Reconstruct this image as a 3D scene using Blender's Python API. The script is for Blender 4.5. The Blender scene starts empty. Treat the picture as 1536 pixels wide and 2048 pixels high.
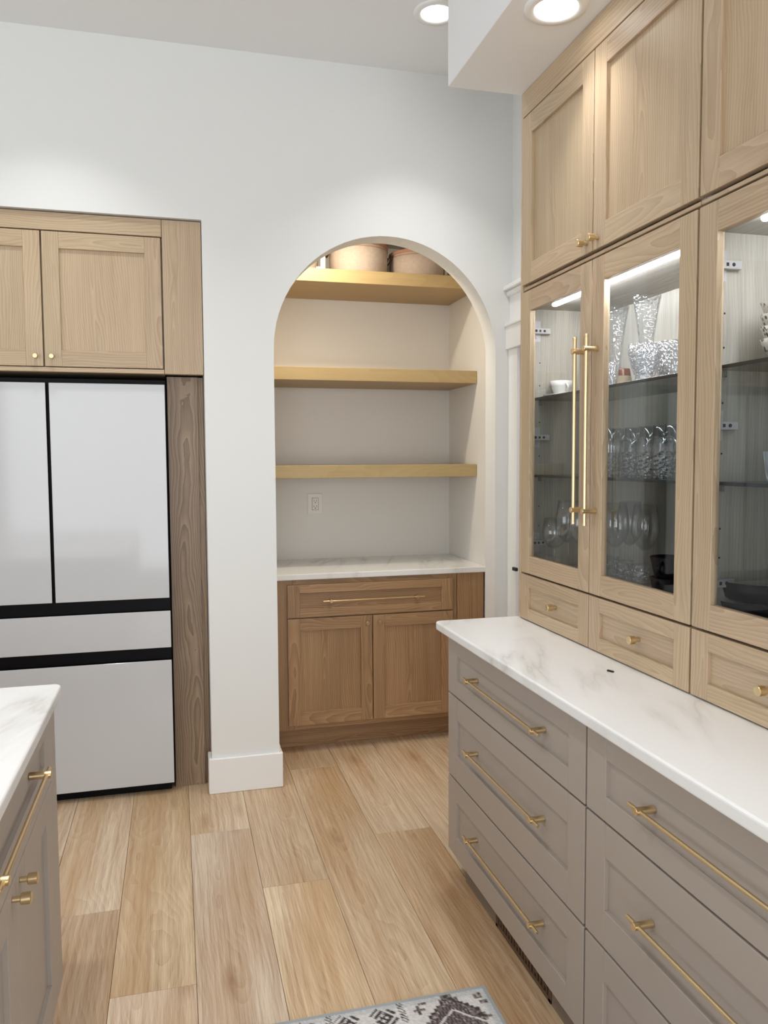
import bpy, bmesh, math, random
from mathutils import Vector, Matrix

random.seed(7)
SC = bpy.context.scene
COL = SC.collection

# ------------------------------------------------------------------ camera
def rot(yaw, pitch, roll):
    cy, sy, cp, sp = math.cos(yaw), math.sin(yaw), math.cos(pitch), math.sin(pitch)
    F = Vector((sy*cp, cy*cp, -sp)); Rt = Vector((cy, -sy, 0)); U = Rt.cross(F)
    cr, sr = math.cos(roll), math.sin(roll)
    return cr*Rt + sr*U, -sr*Rt + cr*U, F
Rv, Uv, Fv = rot(math.radians(14.64997584), math.radians(3.75493818), math.radians(-0.31527514))
CAM_H = 1.49
cam = bpy.data.cameras.new('camera'); camo = bpy.data.objects.new('camera', cam); COL.objects.link(camo)
camo.matrix_world = Matrix(((Rv.x, Uv.x, -Fv.x, 0), (Rv.y, Uv.y, -Fv.y, 0), (Rv.z, Uv.z, -Fv.z, CAM_H), (0, 0, 0, 1)))
cam.sensor_fit = 'HORIZONTAL'; cam.sensor_width = 36.0; cam.lens = 1593.11/1536*36.0
cam.clip_start = 0.02
SC.camera = camo

# ------------------------------------------------------------------ world, lights, exposure
SC.view_settings.view_transform = 'Standard'
SC.view_settings.look = 'None'
SC.view_settings.gamma = 1.0
SC.view_settings.use_curve_mapping = False
SC.view_settings.exposure = 0.0
try:
    SC.cycles.use_denoising = True
    SC.cycles.max_bounces = 14; SC.cycles.diffuse_bounces = 5; SC.cycles.glossy_bounces = 5
    SC.cycles.transparent_max_bounces = 40; SC.cycles.transmission_bounces = 6
    SC.cycles.sample_clamp_indirect = 6.0
    SC.cycles.caustics_reflective = False; SC.cycles.caustics_refractive = False
except Exception:
    pass
W = bpy.data.worlds.new('world'); SC.world = W; W.use_nodes = True
W.node_tree.nodes['Background'].inputs[0].default_value = (0.85, 0.92, 1.0, 1)
W.node_tree.nodes['Background'].inputs[1].default_value = 1.0

def area(name, loc, aim, sx, sy, power, col=(1, 1, 1), shape='RECTANGLE', spread=math.pi):
    d = bpy.data.lights.new(name, 'AREA'); d.shape = shape; d.size = sx
    if shape in ('RECTANGLE', 'ELLIPSE'): d.size_y = sy
    d.energy = power; d.color = col; d.spread = spread
    o = bpy.data.objects.new(name, d); COL.objects.link(o); o.location = loc
    o.rotation_euler = (Vector(aim)-Vector(loc)).to_track_quat('-Z', 'Y').to_euler()
    return o
CEIL = 3.24
SOFF = 2.76
# rear window daylight, and fill light from an added left window
area('rear_window_daylight', (-0.15, -3.9, 1.3), (-0.15, 0, 1.3), 3.9, 2.5, 128, (0.93, 0.965, 1.0))
area('left_fill', (-3.9, 0.0, 1.6), (0, 0.3, 1.5), 3.0, 2.0, 52, (0.93, 0.965, 1.0))
# recessed ceiling lamps (the two in view have their fittings built below)
CANS = [(1.03, 3.085, CEIL), (-0.45, 3.05, CEIL), (-0.45, 1.55, CEIL), (-0.45, 0.05, CEIL), (1.066, 2.13, SOFF), (1.066, 0.75, SOFF), (0.3, -1.3, CEIL), (-2.2, 1.5, CEIL)]
for i, (x, y, z) in enumerate(CANS):
    area('ceiling_lamp', (x, y, z-0.012), (x, y, 0), 0.11, 0.11, (3.4 if y > 3 else 5.0) if z > 3 else 1.3, (1.0, 0.985, 0.97), 'DISK', math.radians(95))
# warm lamp in the pantry ceiling, just behind the arch
area('pantry_lamp', (0.66, 3.742, 2.704), (0.66, 3.95, 0), 0.075, 0.075, 9.5, (1.0, 0.89, 0.71), 'DISK')

# ------------------------------------------------------------------ materials
MATS = {}
def newmat(name):
    m = bpy.data.materials.new(name); m.use_nodes = True; MATS[name] = m
    nt = m.node_tree; b = nt.nodes['Principled BSDF']
    return m, nt, b
def s2l(c):
    return tuple((v/255/12.92) if v/255 <= 0.04045 else ((v/255+0.055)/1.055)**2.4 for v in c)
def rgba(c): return (*s2l(c), 1)
def N(nt, t, **kw):
    n = nt.nodes.new(t)
    for k, v in kw.items(): setattr(n, k, v)
    return n
def L(nt, a, b): nt.links.new(a, b)
def mth(nt, op, a, b=None, c=None):
    n = N(nt, 'ShaderNodeMath', operation=op)
    for i, v in enumerate((a, b, c)):
        if v is None: continue
        if isinstance(v, (int, float)): n.inputs[i].default_value = v
        else: L(nt, v, n.inputs[i])
    return n.outputs[0]
def vmul(nt, v, s):
    n = N(nt, 'ShaderNodeVectorMath', operation='MULTIPLY'); L(nt, v, n.inputs[0]); n.inputs[1].default_value = s
    return n.outputs[0]
def mixc(nt, f, a, b, blend='MIX'):
    n = N(nt, 'ShaderNodeMix', data_type='RGBA', blend_type=blend)
    for i, v in ((0, f), (6, a), (7, b)):
        if isinstance(v, (int, float)): n.inputs[i].default_value = v
        elif isinstance(v, tuple): n.inputs[i].default_value = v
        else: L(nt, v, n.inputs[i])
    return n.outputs[2]
def ramp(nt, f, pts):
    n = N(nt, 'ShaderNodeValToRGB'); e = n.color_ramp.elements
    e[0].position, e[0].color = pts[0]; e[1].position, e[1].color = pts[-1]
    for p, c in pts[1:-1]:
        q = e.new(p); q.color = c
    L(nt, f, n.inputs[0]); return n.outputs[0]

def plain(name, col, rough=0.5, metal=0.0, spec=0.5, noise=0.0, nscale=20, bump=0.0, coat=0.0):
    m, nt, b = newmat(name)
    b.inputs['Roughness'].default_value = rough; b.inputs['Metallic'].default_value = metal
    b.inputs['Specular IOR Level'].default_value = spec
    b.inputs['Coat Weight'].default_value = coat; b.inputs['Coat Roughness'].default_value = 0.02
    b.inputs['Base Color'].default_value = rgba(col)
    if noise or bump:
        tc = N(nt, 'ShaderNodeTexCoord'); n = N(nt, 'ShaderNodeTexNoise'); n.inputs['Scale'].default_value = nscale; n.inputs['Detail'].default_value = 4
        L(nt, tc.outputs['Object'], n.inputs['Vector'])
        if noise:
            lo = tuple(v*(1-noise) for v in col); hi = tuple(min(255, v*(1+noise)) for v in col)
            L(nt, mixc(nt, n.outputs['Fac'], rgba(lo), rgba(hi)), b.inputs['Base Color'])
        if bump:
            bp = N(nt, 'ShaderNodeBump'); bp.inputs['Strength'].default_value = bump; bp.inputs['Distance'].default_value = 0.002
            L(nt, n.outputs['Fac'], bp.inputs['Height']); L(nt, bp.outputs[0], b.inputs['Normal'])
    return m

def wood(name, light, dark, ring=34.0, ringw=0.45, fiber=0.4, rough=0.45, knots=False, stretch=0.03, wobble=0.12):
    m, nt, b = newmat(name)
    at = N(nt, 'ShaderNodeAttribute', attribute_name='gc'); pc = N(nt, 'ShaderNodeAttribute', attribute_name='pc')
    g = at.outputs['Vector']
    low = N(nt, 'ShaderNodeTexNoise'); low.inputs['Scale'].default_value = 5; low.inputs['Detail'].default_value = 2
    L(nt, vmul(nt, g, (1, 1, 0.16)), low.inputs['Vector'])
    # annual rings, drawn out along the grain
    wn = N(nt, 'ShaderNodeTexNoise'); wn.inputs['Scale'].default_value = 1; wn.inputs['Detail'].default_value = 3; wn.inputs['Roughness'].default_value = 0.4
    L(nt, vmul(nt, g, (5, 5, 1.6)), wn.inputs['Vector'])
    wob = N(nt, 'ShaderNodeVectorMath', operation='SCALE'); L(nt, wn.outputs['Color'], wob.inputs[0]); wob.inputs['Scale'].default_value = wobble
    tl = N(nt, 'ShaderNodeMapping'); tl.inputs['Rotation'].default_value = (stretch*0.7, stretch, 0); L(nt, g, tl.inputs['Vector'])
    sm = N(nt, 'ShaderNodeVectorMath', operation='ADD'); L(nt, tl.outputs[0], sm.inputs[0]); L(nt, wob.outputs[0], sm.inputs[1])
    wv = N(nt, 'ShaderNodeTexWave', wave_type='RINGS', rings_direction='Z', wave_profile='SAW')
    wv.inputs['Scale'].default_value = ring; wv.inputs['Distortion'].default_value = 0.6; wv.inputs['Detail'].default_value = 2; wv.inputs['Detail Scale'].default_value = 1.5
    L(nt, sm.outputs[0], wv.inputs['Vector'])
    fb = N(nt, 'ShaderNodeTexNoise'); fb.inputs['Scale'].default_value = 1; fb.inputs['Detail'].default_value = 3; fb.inputs['Roughness'].default_value = 0.65
    L(nt, vmul(nt, g, (420, 420, 9)), fb.inputs['Vector'])
    fb2 = N(nt, 'ShaderNodeTexNoise'); fb2.inputs['Scale'].default_value = 1; fb2.inputs['Detail'].default_value = 2
    L(nt, vmul(nt, g, (70, 70, 2.0)), fb2.inputs['Vector'])
    f = mth(nt, 'MULTIPLY', wv.outputs['Fac'], ringw)
    fbn = mth(nt, 'MULTIPLY', mth(nt, 'SUBTRACT', fb.outputs['Fac'], 0.5), fiber*1.6)
    fbn2 = mth(nt, 'MULTIPLY', mth(nt, 'SUBTRACT', fb2.outputs['Fac'], 0.5), fiber*1.5)
    lf = mth(nt, 'MULTIPLY', mth(nt, 'SUBTRACT', low.outputs['Fac'], 0.5), 0.9)
    t = mth(nt, 'ADD', mth(nt, 'ADD', f, fbn), mth(nt, 'ADD', fbn2, lf))
    n = N(nt, 'ShaderNodeMath', operation='ADD', use_clamp=True); L(nt, t, n.inputs[0]); n.inputs[1].default_value = 0.28
    c = mixc(nt, n.outputs[0], rgba(light), rgba(dark))
    if knots:
        kn = N(nt, 'ShaderNodeTexVoronoi'); kn.inputs['Scale'].default_value = 1; kn.inputs['Randomness'].default_value = 1
        kv = N(nt, 'ShaderNodeVectorMath', operation='ADD'); L(nt, vmul(nt, g, (6.5, 6.5, 2.2)), kv.inputs[0]); kd = N(nt, 'ShaderNodeVectorMath', operation='SCALE'); L(nt, low.outputs['Color'], kd.inputs[0]); kd.inputs['Scale'].default_value = 0.5; L(nt, kd.outputs[0], kv.inputs[1])
        L(nt, kv.outputs[0], kn.inputs['Vector'])
        kf = ramp(nt, kn.outputs['Distance'], [(0.0, (0.85, 0.85, 0.85, 1)), (0.05, (0.5, 0.5, 0.5, 1)), (0.22, (0, 0, 0, 1))])
        c = mixc(nt, kf, c, rgba((128, 90, 56)))
        c = mixc(nt, ramp(nt, low.outputs['Fac'], [(0.46, (0, 0, 0, 1)), (0.72, (0.55, 0.55, 0.55, 1))]), c, rgba((184, 146, 102)))
    c = mixc(nt, 1.0, c, pc.outputs['Color'], 'MULTIPLY')
    L(nt, c, b.inputs['Base Color'])
    b.inputs['Roughness'].default_value = rough
    bp = N(nt, 'ShaderNodeBump'); bp.inputs['Strength'].default_value = 0.12; bp.inputs['Distance'].default_value = 0.001
    L(nt, fb.outputs['Fac'], bp.inputs['Height']); L(nt, bp.outputs[0], b.inputs['Normal'])
    return m

def marble(name, seedv):
    m, nt, b = newmat(name)
    tc = N(nt, 'ShaderNodeTexCoord'); mp = N(nt, 'ShaderNodeMapping'); L(nt, tc.outputs['Object'], mp.inputs['Vector'])
    mp.inputs['Rotation'].default_value = (0, 0, math.radians(18)); mp.inputs['Location'].default_value = (seedv, seedv*1.7, 0)
    n = N(nt, 'ShaderNodeTexNoise'); n.inputs['Scale'].default_value = 1.6; n.inputs['Detail'].default_value = 6; n.inputs['Roughness'].default_value = 0.55
    L(nt, vmul(nt, mp.outputs[0], (2.6, 0.42, 1)), n.inputs['Vector'])
    d = mth(nt, 'ABSOLUTE', mth(nt, 'SUBTRACT', n.outputs['Fac'], 0.5))
    v = ramp(nt, d, [(0.0, (0.42, 0.42, 0.42, 1)), (0.012, (0.22, 0.22, 0.22, 1)), (0.06, (0, 0, 0, 1))])
    n2 = N(nt, 'ShaderNodeTexNoise'); n2.inputs['Scale'].default_value = 2.3; n2.inputs['Detail'].default_value = 3
    L(nt, mp.outputs[0], n2.inputs['Vector'])
    k = ramp(nt, n2.outputs['Fac'], [(0.42, (0, 0, 0, 1)), (0.62, (1, 1, 1, 1))])
    vv = mth(nt, 'MULTIPLY', v, k)
    base = mixc(nt, n2.outputs['Fac'], rgba((241, 241, 240)), rgba((233, 232, 230)))
    c = mixc(nt, vv, base, rgba((168, 163, 152)))
    L(nt, c, b.inputs['Base Color']); b.inputs['Roughness'].default_value = 0.22
    return m

def thin_glass(name, tint=(1, 1, 1), ior=1.36, rough=0.0, extra=0.0, bump=0.0, bscale=60, haze=0.0, cut=None):
    m, nt, b = newmat(name); nt.nodes.remove(b)
    out = nt.nodes['Material Output']
    tr = N(nt, 'ShaderNodeBsdfTransparent'); tr.inputs[0].default_value = (*tint, 1)
    gl = N(nt, 'ShaderNodeBsdfGlossy'); gl.inputs['Roughness'].default_value = rough
    fr = N(nt, 'ShaderNodeLayerWeight'); fr.inputs['Blend'].default_value = 0.5
    r0 = ((ior-1)/(ior+1))**2      # Schlick reflectance, the same from both sides of the thin sheet
    fac = mth(nt, 'MULTIPLY_ADD', mth(nt, 'POWER', fr.outputs['Facing'], 5.0), 1-r0, r0)
    if bump:
        tc = N(nt, 'ShaderNodeTexCoord'); vo = N(nt, 'ShaderNodeTexVoronoi'); vo.inputs['Scale'].default_value = bscale
        L(nt, tc.outputs['Object'], vo.inputs['Vector'])
        bp = N(nt, 'ShaderNodeBump'); bp.inputs['Strength'].default_value = bump; bp.inputs['Distance'].default_value = 0.01
        hgt = vo.outputs['Distance']
        if cut:     # the cutting stops at this height above the foot
            sp = N(nt, 'ShaderNodeSeparateXYZ'); L(nt, tc.outputs['Object'], sp.inputs[0])
            hgt = mth(nt, 'MULTIPLY', hgt, mth(nt, 'LESS_THAN', sp.outputs['Z'], cut))
        L(nt, hgt, bp.inputs['Height']); L(nt, bp.outputs[0], gl.inputs['Normal']); L(nt, bp.outputs[0], fr.inputs['Normal'])
    if extra: fac = mth(nt, 'ADD', fac, extra)
    mx = N(nt, 'ShaderNodeMixShader'); L(nt, fac, mx.inputs[0]); L(nt, tr.outputs[0], mx.inputs[1]); L(nt, gl.outputs[0], mx.inputs[2])
    sh = mx.outputs[0]
    if haze:
        df = N(nt, 'ShaderNodeBsdfTranslucent'); df.inputs[0].default_value = (0.9, 0.92, 0.95, 1)
        d2 = N(nt, 'ShaderNodeBsdfDiffuse'); d2.inputs[0].default_value = (0.9, 0.92, 0.95, 1)
        ad = N(nt, 'ShaderNodeMixShader'); ad.inputs[0].default_value = 0.5; L(nt, df.outputs[0], ad.inputs[1]); L(nt, d2.outputs[0], ad.inputs[2])
        m2 = N(nt, 'ShaderNodeMixShader'); m2.inputs[0].default_value = haze; L(nt, sh, m2.inputs[1]); L(nt, ad.outputs[0], m2.inputs[2]); sh = m2.outputs[0]
    L(nt, sh, out.inputs[0])
    return m

def emit(name, col, strength):
    m, nt, b = newmat(name); nt.nodes.remove(b)
    e = N(nt, 'ShaderNodeEmission'); e.inputs[0].default_value = (*col, 1); e.inputs[1].default_value = strength
    L(nt, e.outputs[0], nt.nodes['Material Output'].inputs[0]); return m

plain('wall_paint', (231, 232, 230), 0.6, bump=0.05, nscale=180)
plain('ceiling_paint', (238, 239, 240), 0.7)
plain('trim_paint', (240, 240, 238), 0.35)
plain('pantry_paint', (232, 229, 224), 0.6)
wood('oak_light', (205, 183, 154), (170, 146, 117), ringw=0.5)
wood('oak_brown', (188, 152, 112), (136, 104, 72), ringw=0.5)  # browner, darker oak for the pantry cabinet
wood('oak_panel', (170, 146, 119), (118, 97, 75), ringw=0.7)
wood('oak_shelf', (188, 165, 120), (160, 134, 90), ringw=0.2, fiber=0.25)
wood('oak_inside', (194, 190, 181), (142, 136, 126), ringw=0.25, fiber=0.6, stretch=0.03)
wood('floor_oak', (220, 202, 178), (166, 138, 110), ring=26, ringw=0.26, fiber=0.95, rough=0.38, knots=True, stretch=0.03, wobble=0.16)
plain('subfloor', (60, 45, 32), 0.8)
marble('marble', 0.0); marble('marble_pantry', 3.1); marble('marble_island', 6.4)
plain('taupe_paint', (172, 161, 151), 0.42)
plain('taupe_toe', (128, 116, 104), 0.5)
plain('brass', (226, 202, 158), 0.3, 1.0)
plain('fridge_glass', (200, 201, 203), 0.08, spec=0.4)
plain('fridge_black', (10, 7, 11), 0.5, spec=0.15)
plain('black_gap', (12, 9, 8), 0.8)
plain('chrome', (200, 200, 200), 0.22, 1.0)
plain('outlet_white', (238, 234, 226), 0.4)
plain('slot_black', (20, 18, 16), 0.7)
plain('basket_cloth', (186, 170, 157), 0.9, noise=0.08, nscale=60, bump=0.4)
plain('basket_rim', (176, 130, 110), 0.8)
plain('leather_dark', (84, 52, 32), 0.6)
plain('strap_white', (236, 230, 220), 0.7)
plain('vent_brown', (96, 72, 52), 0.6)
plain('black_ceramic', (13, 12, 17), 0.45, spec=0.2)
plain('white_ceramic', (240, 238, 232), 0.2)
plain('amber_glaze', (92, 46, 24), 0.25)
plain('tan_glaze', (150, 136, 112), 0.3)
plain('hinge_steel', (222, 222, 226), 0.32, 0.55)
plain('iron_black', (15, 14, 14), 0.4)
thin_glass('pane_glass', (0.93, 0.94, 0.94), ior=1.36)
thin_glass('shelf_glass', (0.45, 0.49, 0.49))
plain('shelf_edge', (16, 26, 30), 0.3)
thin_glass('clear_glass', (0.97, 0.975, 0.98), ior=1.6, rough=0.03, extra=0.03)
thin_glass('cut_crystal', (0.95, 0.96, 0.975), rough=0.05, extra=0.14, bump=0.9, bscale=130, haze=0.10)
thin_glass('cut_tumbler', (0.95, 0.96, 0.97), rough=0.03, extra=0.11, bump=0.8, bscale=110, haze=0.03, cut=0.075)
thin_glass('vase_crystal', (0.97, 0.975, 0.98), rough=0.03, extra=0.03, bump=0.5, bscale=90, haze=0.02)
emit('led', (0.95, 0.98, 1.04), 92.0)
emit('lamp_disc', (1.0, 0.98, 0.95), 9.0)
def spotted():
    m, nt, b = newmat('speckled_glaze')
    tc = N(nt, 'ShaderNodeTexCoord'); v = N(nt, 'ShaderNodeTexVoronoi'); v.inputs['Scale'].default_value = 95
    L(nt, tc.outputs['Object'], v.inputs['Vector'])
    L(nt, ramp(nt, v.outputs['Distance'], [(0.0, rgba((60, 54, 50))), (0.36, rgba((70, 64, 58))), (0.42, rgba((226, 219, 208)))]), b.inputs['Base Color'])
    b.inputs['Roughness'].default_value = 0.3
spotted()
def greycup():
    m, nt, b = newmat('marbled_grey')
    tc = N(nt, 'ShaderNodeTexCoord'); v = N(nt, 'ShaderNodeTexWave'); v.inputs['Scale'].default_value = 14; v.inputs['Distortion'].default_value = 6
    L(nt, tc.outputs['Object'], v.inputs['Vector'])
    L(nt, ramp(nt, v.outputs['Fac'], [(0.0, rgba((120, 128, 136))), (0.8, rgba((150, 156, 162))), (0.95, rgba((215, 216, 216)))]), b.inputs['Base Color'])
    b.inputs['Roughness'].default_value = 0.3
greycup()
def rugmat():
    m, nt, b = newmat('rug_print')
    a = N(nt, 'ShaderNodeAttribute', attribute_name='pc')
    tc = N(nt, 'ShaderNodeTexCoord'); n = N(nt, 'ShaderNodeTexNoise'); n.inputs['Scale'].default_value = 220; n.inputs['Detail'].default_value = 3
    L(nt, tc.outputs['Object'], n.inputs['Vector'])
    c = mixc(nt, mth(nt, 'MULTIPLY', n.outputs['Fac'], 0.22), a.outputs['Color'], rgba((120, 116, 112)))
    L(nt, c, b.inputs['Base Color']); b.inputs['Roughness'].default_value = 0.95
    bp = N(nt, 'ShaderNodeBump'); bp.inputs['Strength'].default_value = 0.5; bp.inputs['Distance'].default_value = 0.002
    L(nt, n.outputs['Fac'], bp.inputs['Height']); L(nt, bp.outputs[0], b.inputs['Normal'])
rugmat()

# ------------------------------------------------------------------ mesh builder
class MB:
    """collects boxes, rods and lathes in world metres, then links them as one mesh object"""
    def __init__(s): s.v, s.f, s.gc, s.pc, s.mi, s.sm = [], [], [], [], [], []
    def add(s, verts, faces, grain='z', pc=None, mat=0, smooth=False, off=None):
        o = len(s.v)
        if pc is None:
            k = random.uniform(0.95, 1.05); pc = (k, k*random.uniform(0.985, 1.01), k*random.uniform(0.97, 1.01))
        c = sum(verts, Vector())/len(verts)
        if off is None: off = Vector((random.uniform(-.08, .02)-.04, random.uniform(-.08, .02)-.04, random.uniform(-.6, .6)))
        for v in verts:
            d = v-c
            q = {'z': (d.x, d.y, d.z), 'x': (d.y, d.z, d.x), 'y': (d.x, d.z, d.y)}[grain]
            s.v.append(v.copy()); s.gc.append((q[0]+off.x, q[1]+off.y, q[2]+off.z)); s.pc.append(pc)
        for f in faces:
            s.f.append([i+o for i in f]); s.mi.append(mat); s.sm.append(smooth)
    def box(s, a, b, bev=0.0012, **kw):
        lo = [min(p, q) for p, q in zip(a, b)]; hi = [max(p, q) for p, q in zip(a, b)]
        bm = bmesh.new(); bmesh.ops.create_cube(bm, size=1)
        for v in bm.verts: v.co = Vector([(lo[i]+hi[i])/2 + v.co[i]*(hi[i]-lo[i]) for i in range(3)])
        bev = min(bev, 0.3*min(hi[i]-lo[i] for i in range(3)))
        if bev > 0: bmesh.ops.bevel(bm, geom=bm.edges[:], offset=bev, segments=1, affect='EDGES', profile=0.5)
        bm.verts.index_update()
        s.add([v.co.copy() for v in bm.verts], [[v.index for v in f.verts] for f in bm.faces], **kw); bm.free(); return s
    def rod(s, p, q, r, n=16, cap=0.12, **kw):
        p, q = Vector(p), Vector(q); d = (q-p); l = d.length; d.normalize()
        x = d.orthogonal().normalized(); y = d.cross(x)
        c = min(r*cap, l*.2)
        prof = [(0, r-c), (c, r), (l-c, r), (l, r-c)]
        vs = []; fs = []
        for h, rr in prof:
            for i in range(n):
                a = 2*math.pi*i/n; vs.append(p+d*h+(x*math.cos(a)+y*math.sin(a))*rr)
        fs = [[i, (i+1) % n, n+(i+1) % n, n+i] for i in range(n)]
        kw.setdefault('smooth', True)
        for k in range(len(prof)-1): s.add(vs[k*n:(k+2)*n], fs, **kw)
        capf = dict(kw); capf['smooth'] = False
        s.add([v for v in vs[:n]], [list(range(n))[::-1]], **capf); s.add([v for v in vs[-n:]], [list(range(n))], **capf)
        return s
    def lathe(s, prof, c=(0, 0, 0), n=32, **kw):
        c = Vector(c); vs = []; fs = []
        for r, z in prof:
            for i in range(n):
                a = 2*math.pi*i/n; vs.append(c+Vector((r*math.cos(a), r*math.sin(a), z)))
        for k in range(len(prof)-1):
            for i in range(n):
                j = (i+1) % n; fs.append([k*n+i, k*n+j, (k+1)*n+j, (k+1)*n+i])
        kw.setdefault('smooth', True); s.add(vs, fs, **kw); return s
    def tube(s, pts, r, n=8, **kw):
        pts = [Vector(p) for p in pts]; vs = []; fs = []
        prev = None
        for k, p in enumerate(pts):
            d = (pts[min(k+1, len(pts)-1)]-pts[max(k-1, 0)]).normalized()
            x = d.orthogonal().normalized() if prev is None else (prev-d*prev.dot(d)).normalized()
            prev = x; y = d.cross(x)
            for i in range(n):
                a = 2*math.pi*i/n; vs.append(p+(x*math.cos(a)+y*math.sin(a))*r)
        for k in range(len(pts)-1):
            for i in range(n):
                j = (i+1) % n; fs.append([k*n+i, k*n+j, (k+1)*n+j, (k+1)*n+i])
        fs.append(list(range(n))[::-1]); fs.append([len(vs)-n+i for i in range(n)])
        kw.setdefault('smooth', True); s.add(vs, fs, **kw); return s
    def prism(s, pts, z0, z1, bev=0.0, seg=2, **kw):
        """polygon in plan (x, y), extruded in z"""
        bm = bmesh.new(); f = bm.faces.new([bm.verts.new((x, y, z0)) for x, y in pts])
        r = bmesh.ops.extrude_face_region(bm, geom=[f])
        for g in r['geom']:
            if isinstance(g, bmesh.types.BMVert): g.co.z = z1
        bmesh.ops.recalc_face_normals(bm, faces=bm.faces[:])
        if bev:
            es = [e for e in bm.edges if abs(e.verts[0].co.z-e.verts[1].co.z) < 1e-6]
            bmesh.ops.bevel(bm, geom=es, offset=bev, segments=seg, affect='EDGES', profile=0.5)
        bm.verts.index_update()
        s.add([v.co.copy() for v in bm.verts], [[v.index for v in f.verts] for f in bm.faces], **kw); bm.free(); return s
    def build(s, name, mats, parent=None, at=None):
        me = bpy.data.meshes.new(name)
        wo = Vector(at) if at is not None else (Vector(parent['_wo']) if parent is not None else Vector())
        me.from_pydata([tuple(v-wo) for v in s.v], [], s.f)
        for m in (mats if isinstance(mats, (list, tuple)) else [mats]): me.materials.append(MATS[m])
        me.polygons.foreach_set('material_index', s.mi); me.polygons.foreach_set('use_smooth', s.sm)
        a = me.attributes.new('gc', 'FLOAT_VECTOR', 'POINT'); a.data.foreach_set('vector', [x for g in s.gc for x in g])
        a = me.attributes.new('pc', 'FLOAT_COLOR', 'POINT'); a.data.foreach_set('color', [x for g in s.pc for x in (*g, 1)])
        me.update()
        o = bpy.data.objects.new(name, me); COL.objects.link(o); o['_wo'] = tuple(wo)
        if parent is not None:
            o.parent = parent; o.location = wo-Vector(parent['_wo'])
        else: o.location = wo
        return o

def tag(o, label, cat, group=None, kind=None):
    o['label'] = label; o['category'] = cat
    if group: o['group'] = group
    if kind: o['kind'] = kind
    return o
def thing(name, at, label, cat, group=None):
    o = bpy.data.objects.new(name, None); COL.objects.link(o); o.location = at; o['_wo'] = tuple(at); o.empty_display_size = 0.05
    return tag(o, label, cat, group)
def struct(o, label, cat=None):
    o['kind'] = 'structure'; o['label'] = label
    if cat: o['category'] = cat
    return o
def dup(root, at, rz=0.0, label=None):
    r = root.copy(); COL.objects.link(r); r.location = at; r['_wo'] = tuple(at); r.rotation_euler = (0, 0, rz)
    if label: r['label'] = label
    for ch in list(root.children):
        c = ch.copy(); COL.objects.link(c); c.parent = r
        for g in list(ch.children):
            d = g.copy(); COL.objects.link(d); d.parent = c
    return r

# ------------------------------------------------------------------ room shell
YW = 3.57           # face of the back wall
YB = 3.695          # its rear side
NX0, NX1, NZ = -1.12, 0.131, 2.52          # refrigerator niche
AX0, AX1, AZ = 0.433, 1.486, 1.977         # arch opening
XR = 1.568          # right wall
PX0, PX1, PY, PZ = 0.30, 1.60, 4.56, 2.715  # pantry
XL, YR = -4.0, -4.0

o = MB().box((XL, YR, -0.1), (2.4, 4.7, -0.006), 0).build('floor', 'subfloor'); FLOOR = struct(o, 'floor of wide light oak planks running away from the viewer', 'floor')
# back wall with niche and arch: one outline, extruded
cxA, rA = (AX0+AX1)/2, (AX1-AX0)/2
pts = [(XL, 0), (NX0, 0), (NX0, NZ), (NX1, NZ), (NX1, 0), (AX0, 0)]
NA = 40
pts += [(cxA-rA*math.cos(math.pi*i/NA), AZ+rA*math.sin(math.pi*i/NA)) for i in range(NA+1)]
pts += [(AX1, 0), (XR+0.1, 0), (XR+0.1, CEIL), (XL, CEIL)]
bm = bmesh.new()
fr = bm.faces.new([bm.verts.new((x, YW, z)) for x, z in pts])
r = bmesh.ops.extrude_face_region(bm, geom=[fr])
for g in r['geom']:
    if isinstance(g, bmesh.types.BMVert): g.co.y = YB
bmesh.ops.recalc_face_normals(bm, faces=bm.faces[:]); bmesh.ops.triangulate(bm, faces=[f for f in bm.faces if len(f.verts) > 4])
bm.verts.index_update()
mb = MB(); mb.add([v.co.copy() for v in bm.verts], [[v.index for v in f.verts] for f in bm.faces], pc=(1, 1, 1)); bm.free()
struct(mb.build('wall_back', 'wall_paint'), 'white wall with refrigerator recess and arched pantry opening', 'wall')
mb = MB()   # recess behind the refrigerator
mb.box((NX0-.05, YB, 0), (NX0, 4.45, NZ+.05), 0); mb.box((NX1, YB, 0), (NX1+.05, 4.45, NZ+.05), 0)
mb.box((NX0-.05, 4.45, 0), (NX1+.05, 4.5, NZ+.05), 0); mb.box((NX0, YB, NZ), (NX1, 4.45, NZ+.05), 0)
struct(mb.build('wall_niche', 'wall_paint'), 'white lining of the refrigerator recess', 'wall')
mb = MB()
mb.box((PX0-.05, YB, 0), (PX0, PY+.05, PZ+.05), 0); mb.box((PX1, YB, 0), (PX1+.05, PY+.05, PZ+.05), 0)
mb.box((PX0-.05, PY, 0), (PX1+.05, PY+.05, PZ+.05), 0); mb.box((PX0, YB, PZ), (PX1, PY, PZ+.05), 0)
struct(mb.build('wall_pantry', 'pantry_paint'), 'off-white pantry walls seen through the arch', 'wall')
mb = MB()
mb.box((XR, YR, 0), (XR+.12, 2.6, CEIL), 0); mb.box((XR, 3.478, 0), (XR+.12, YW, CEIL), 0); mb.box((XR, 2.6, 2.03), (XR+.12, 3.478, CEIL), 0)
struct(mb.build('wall_right', 'wall_paint'), 'white side wall behind the display cabinets', 'wall')
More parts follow.
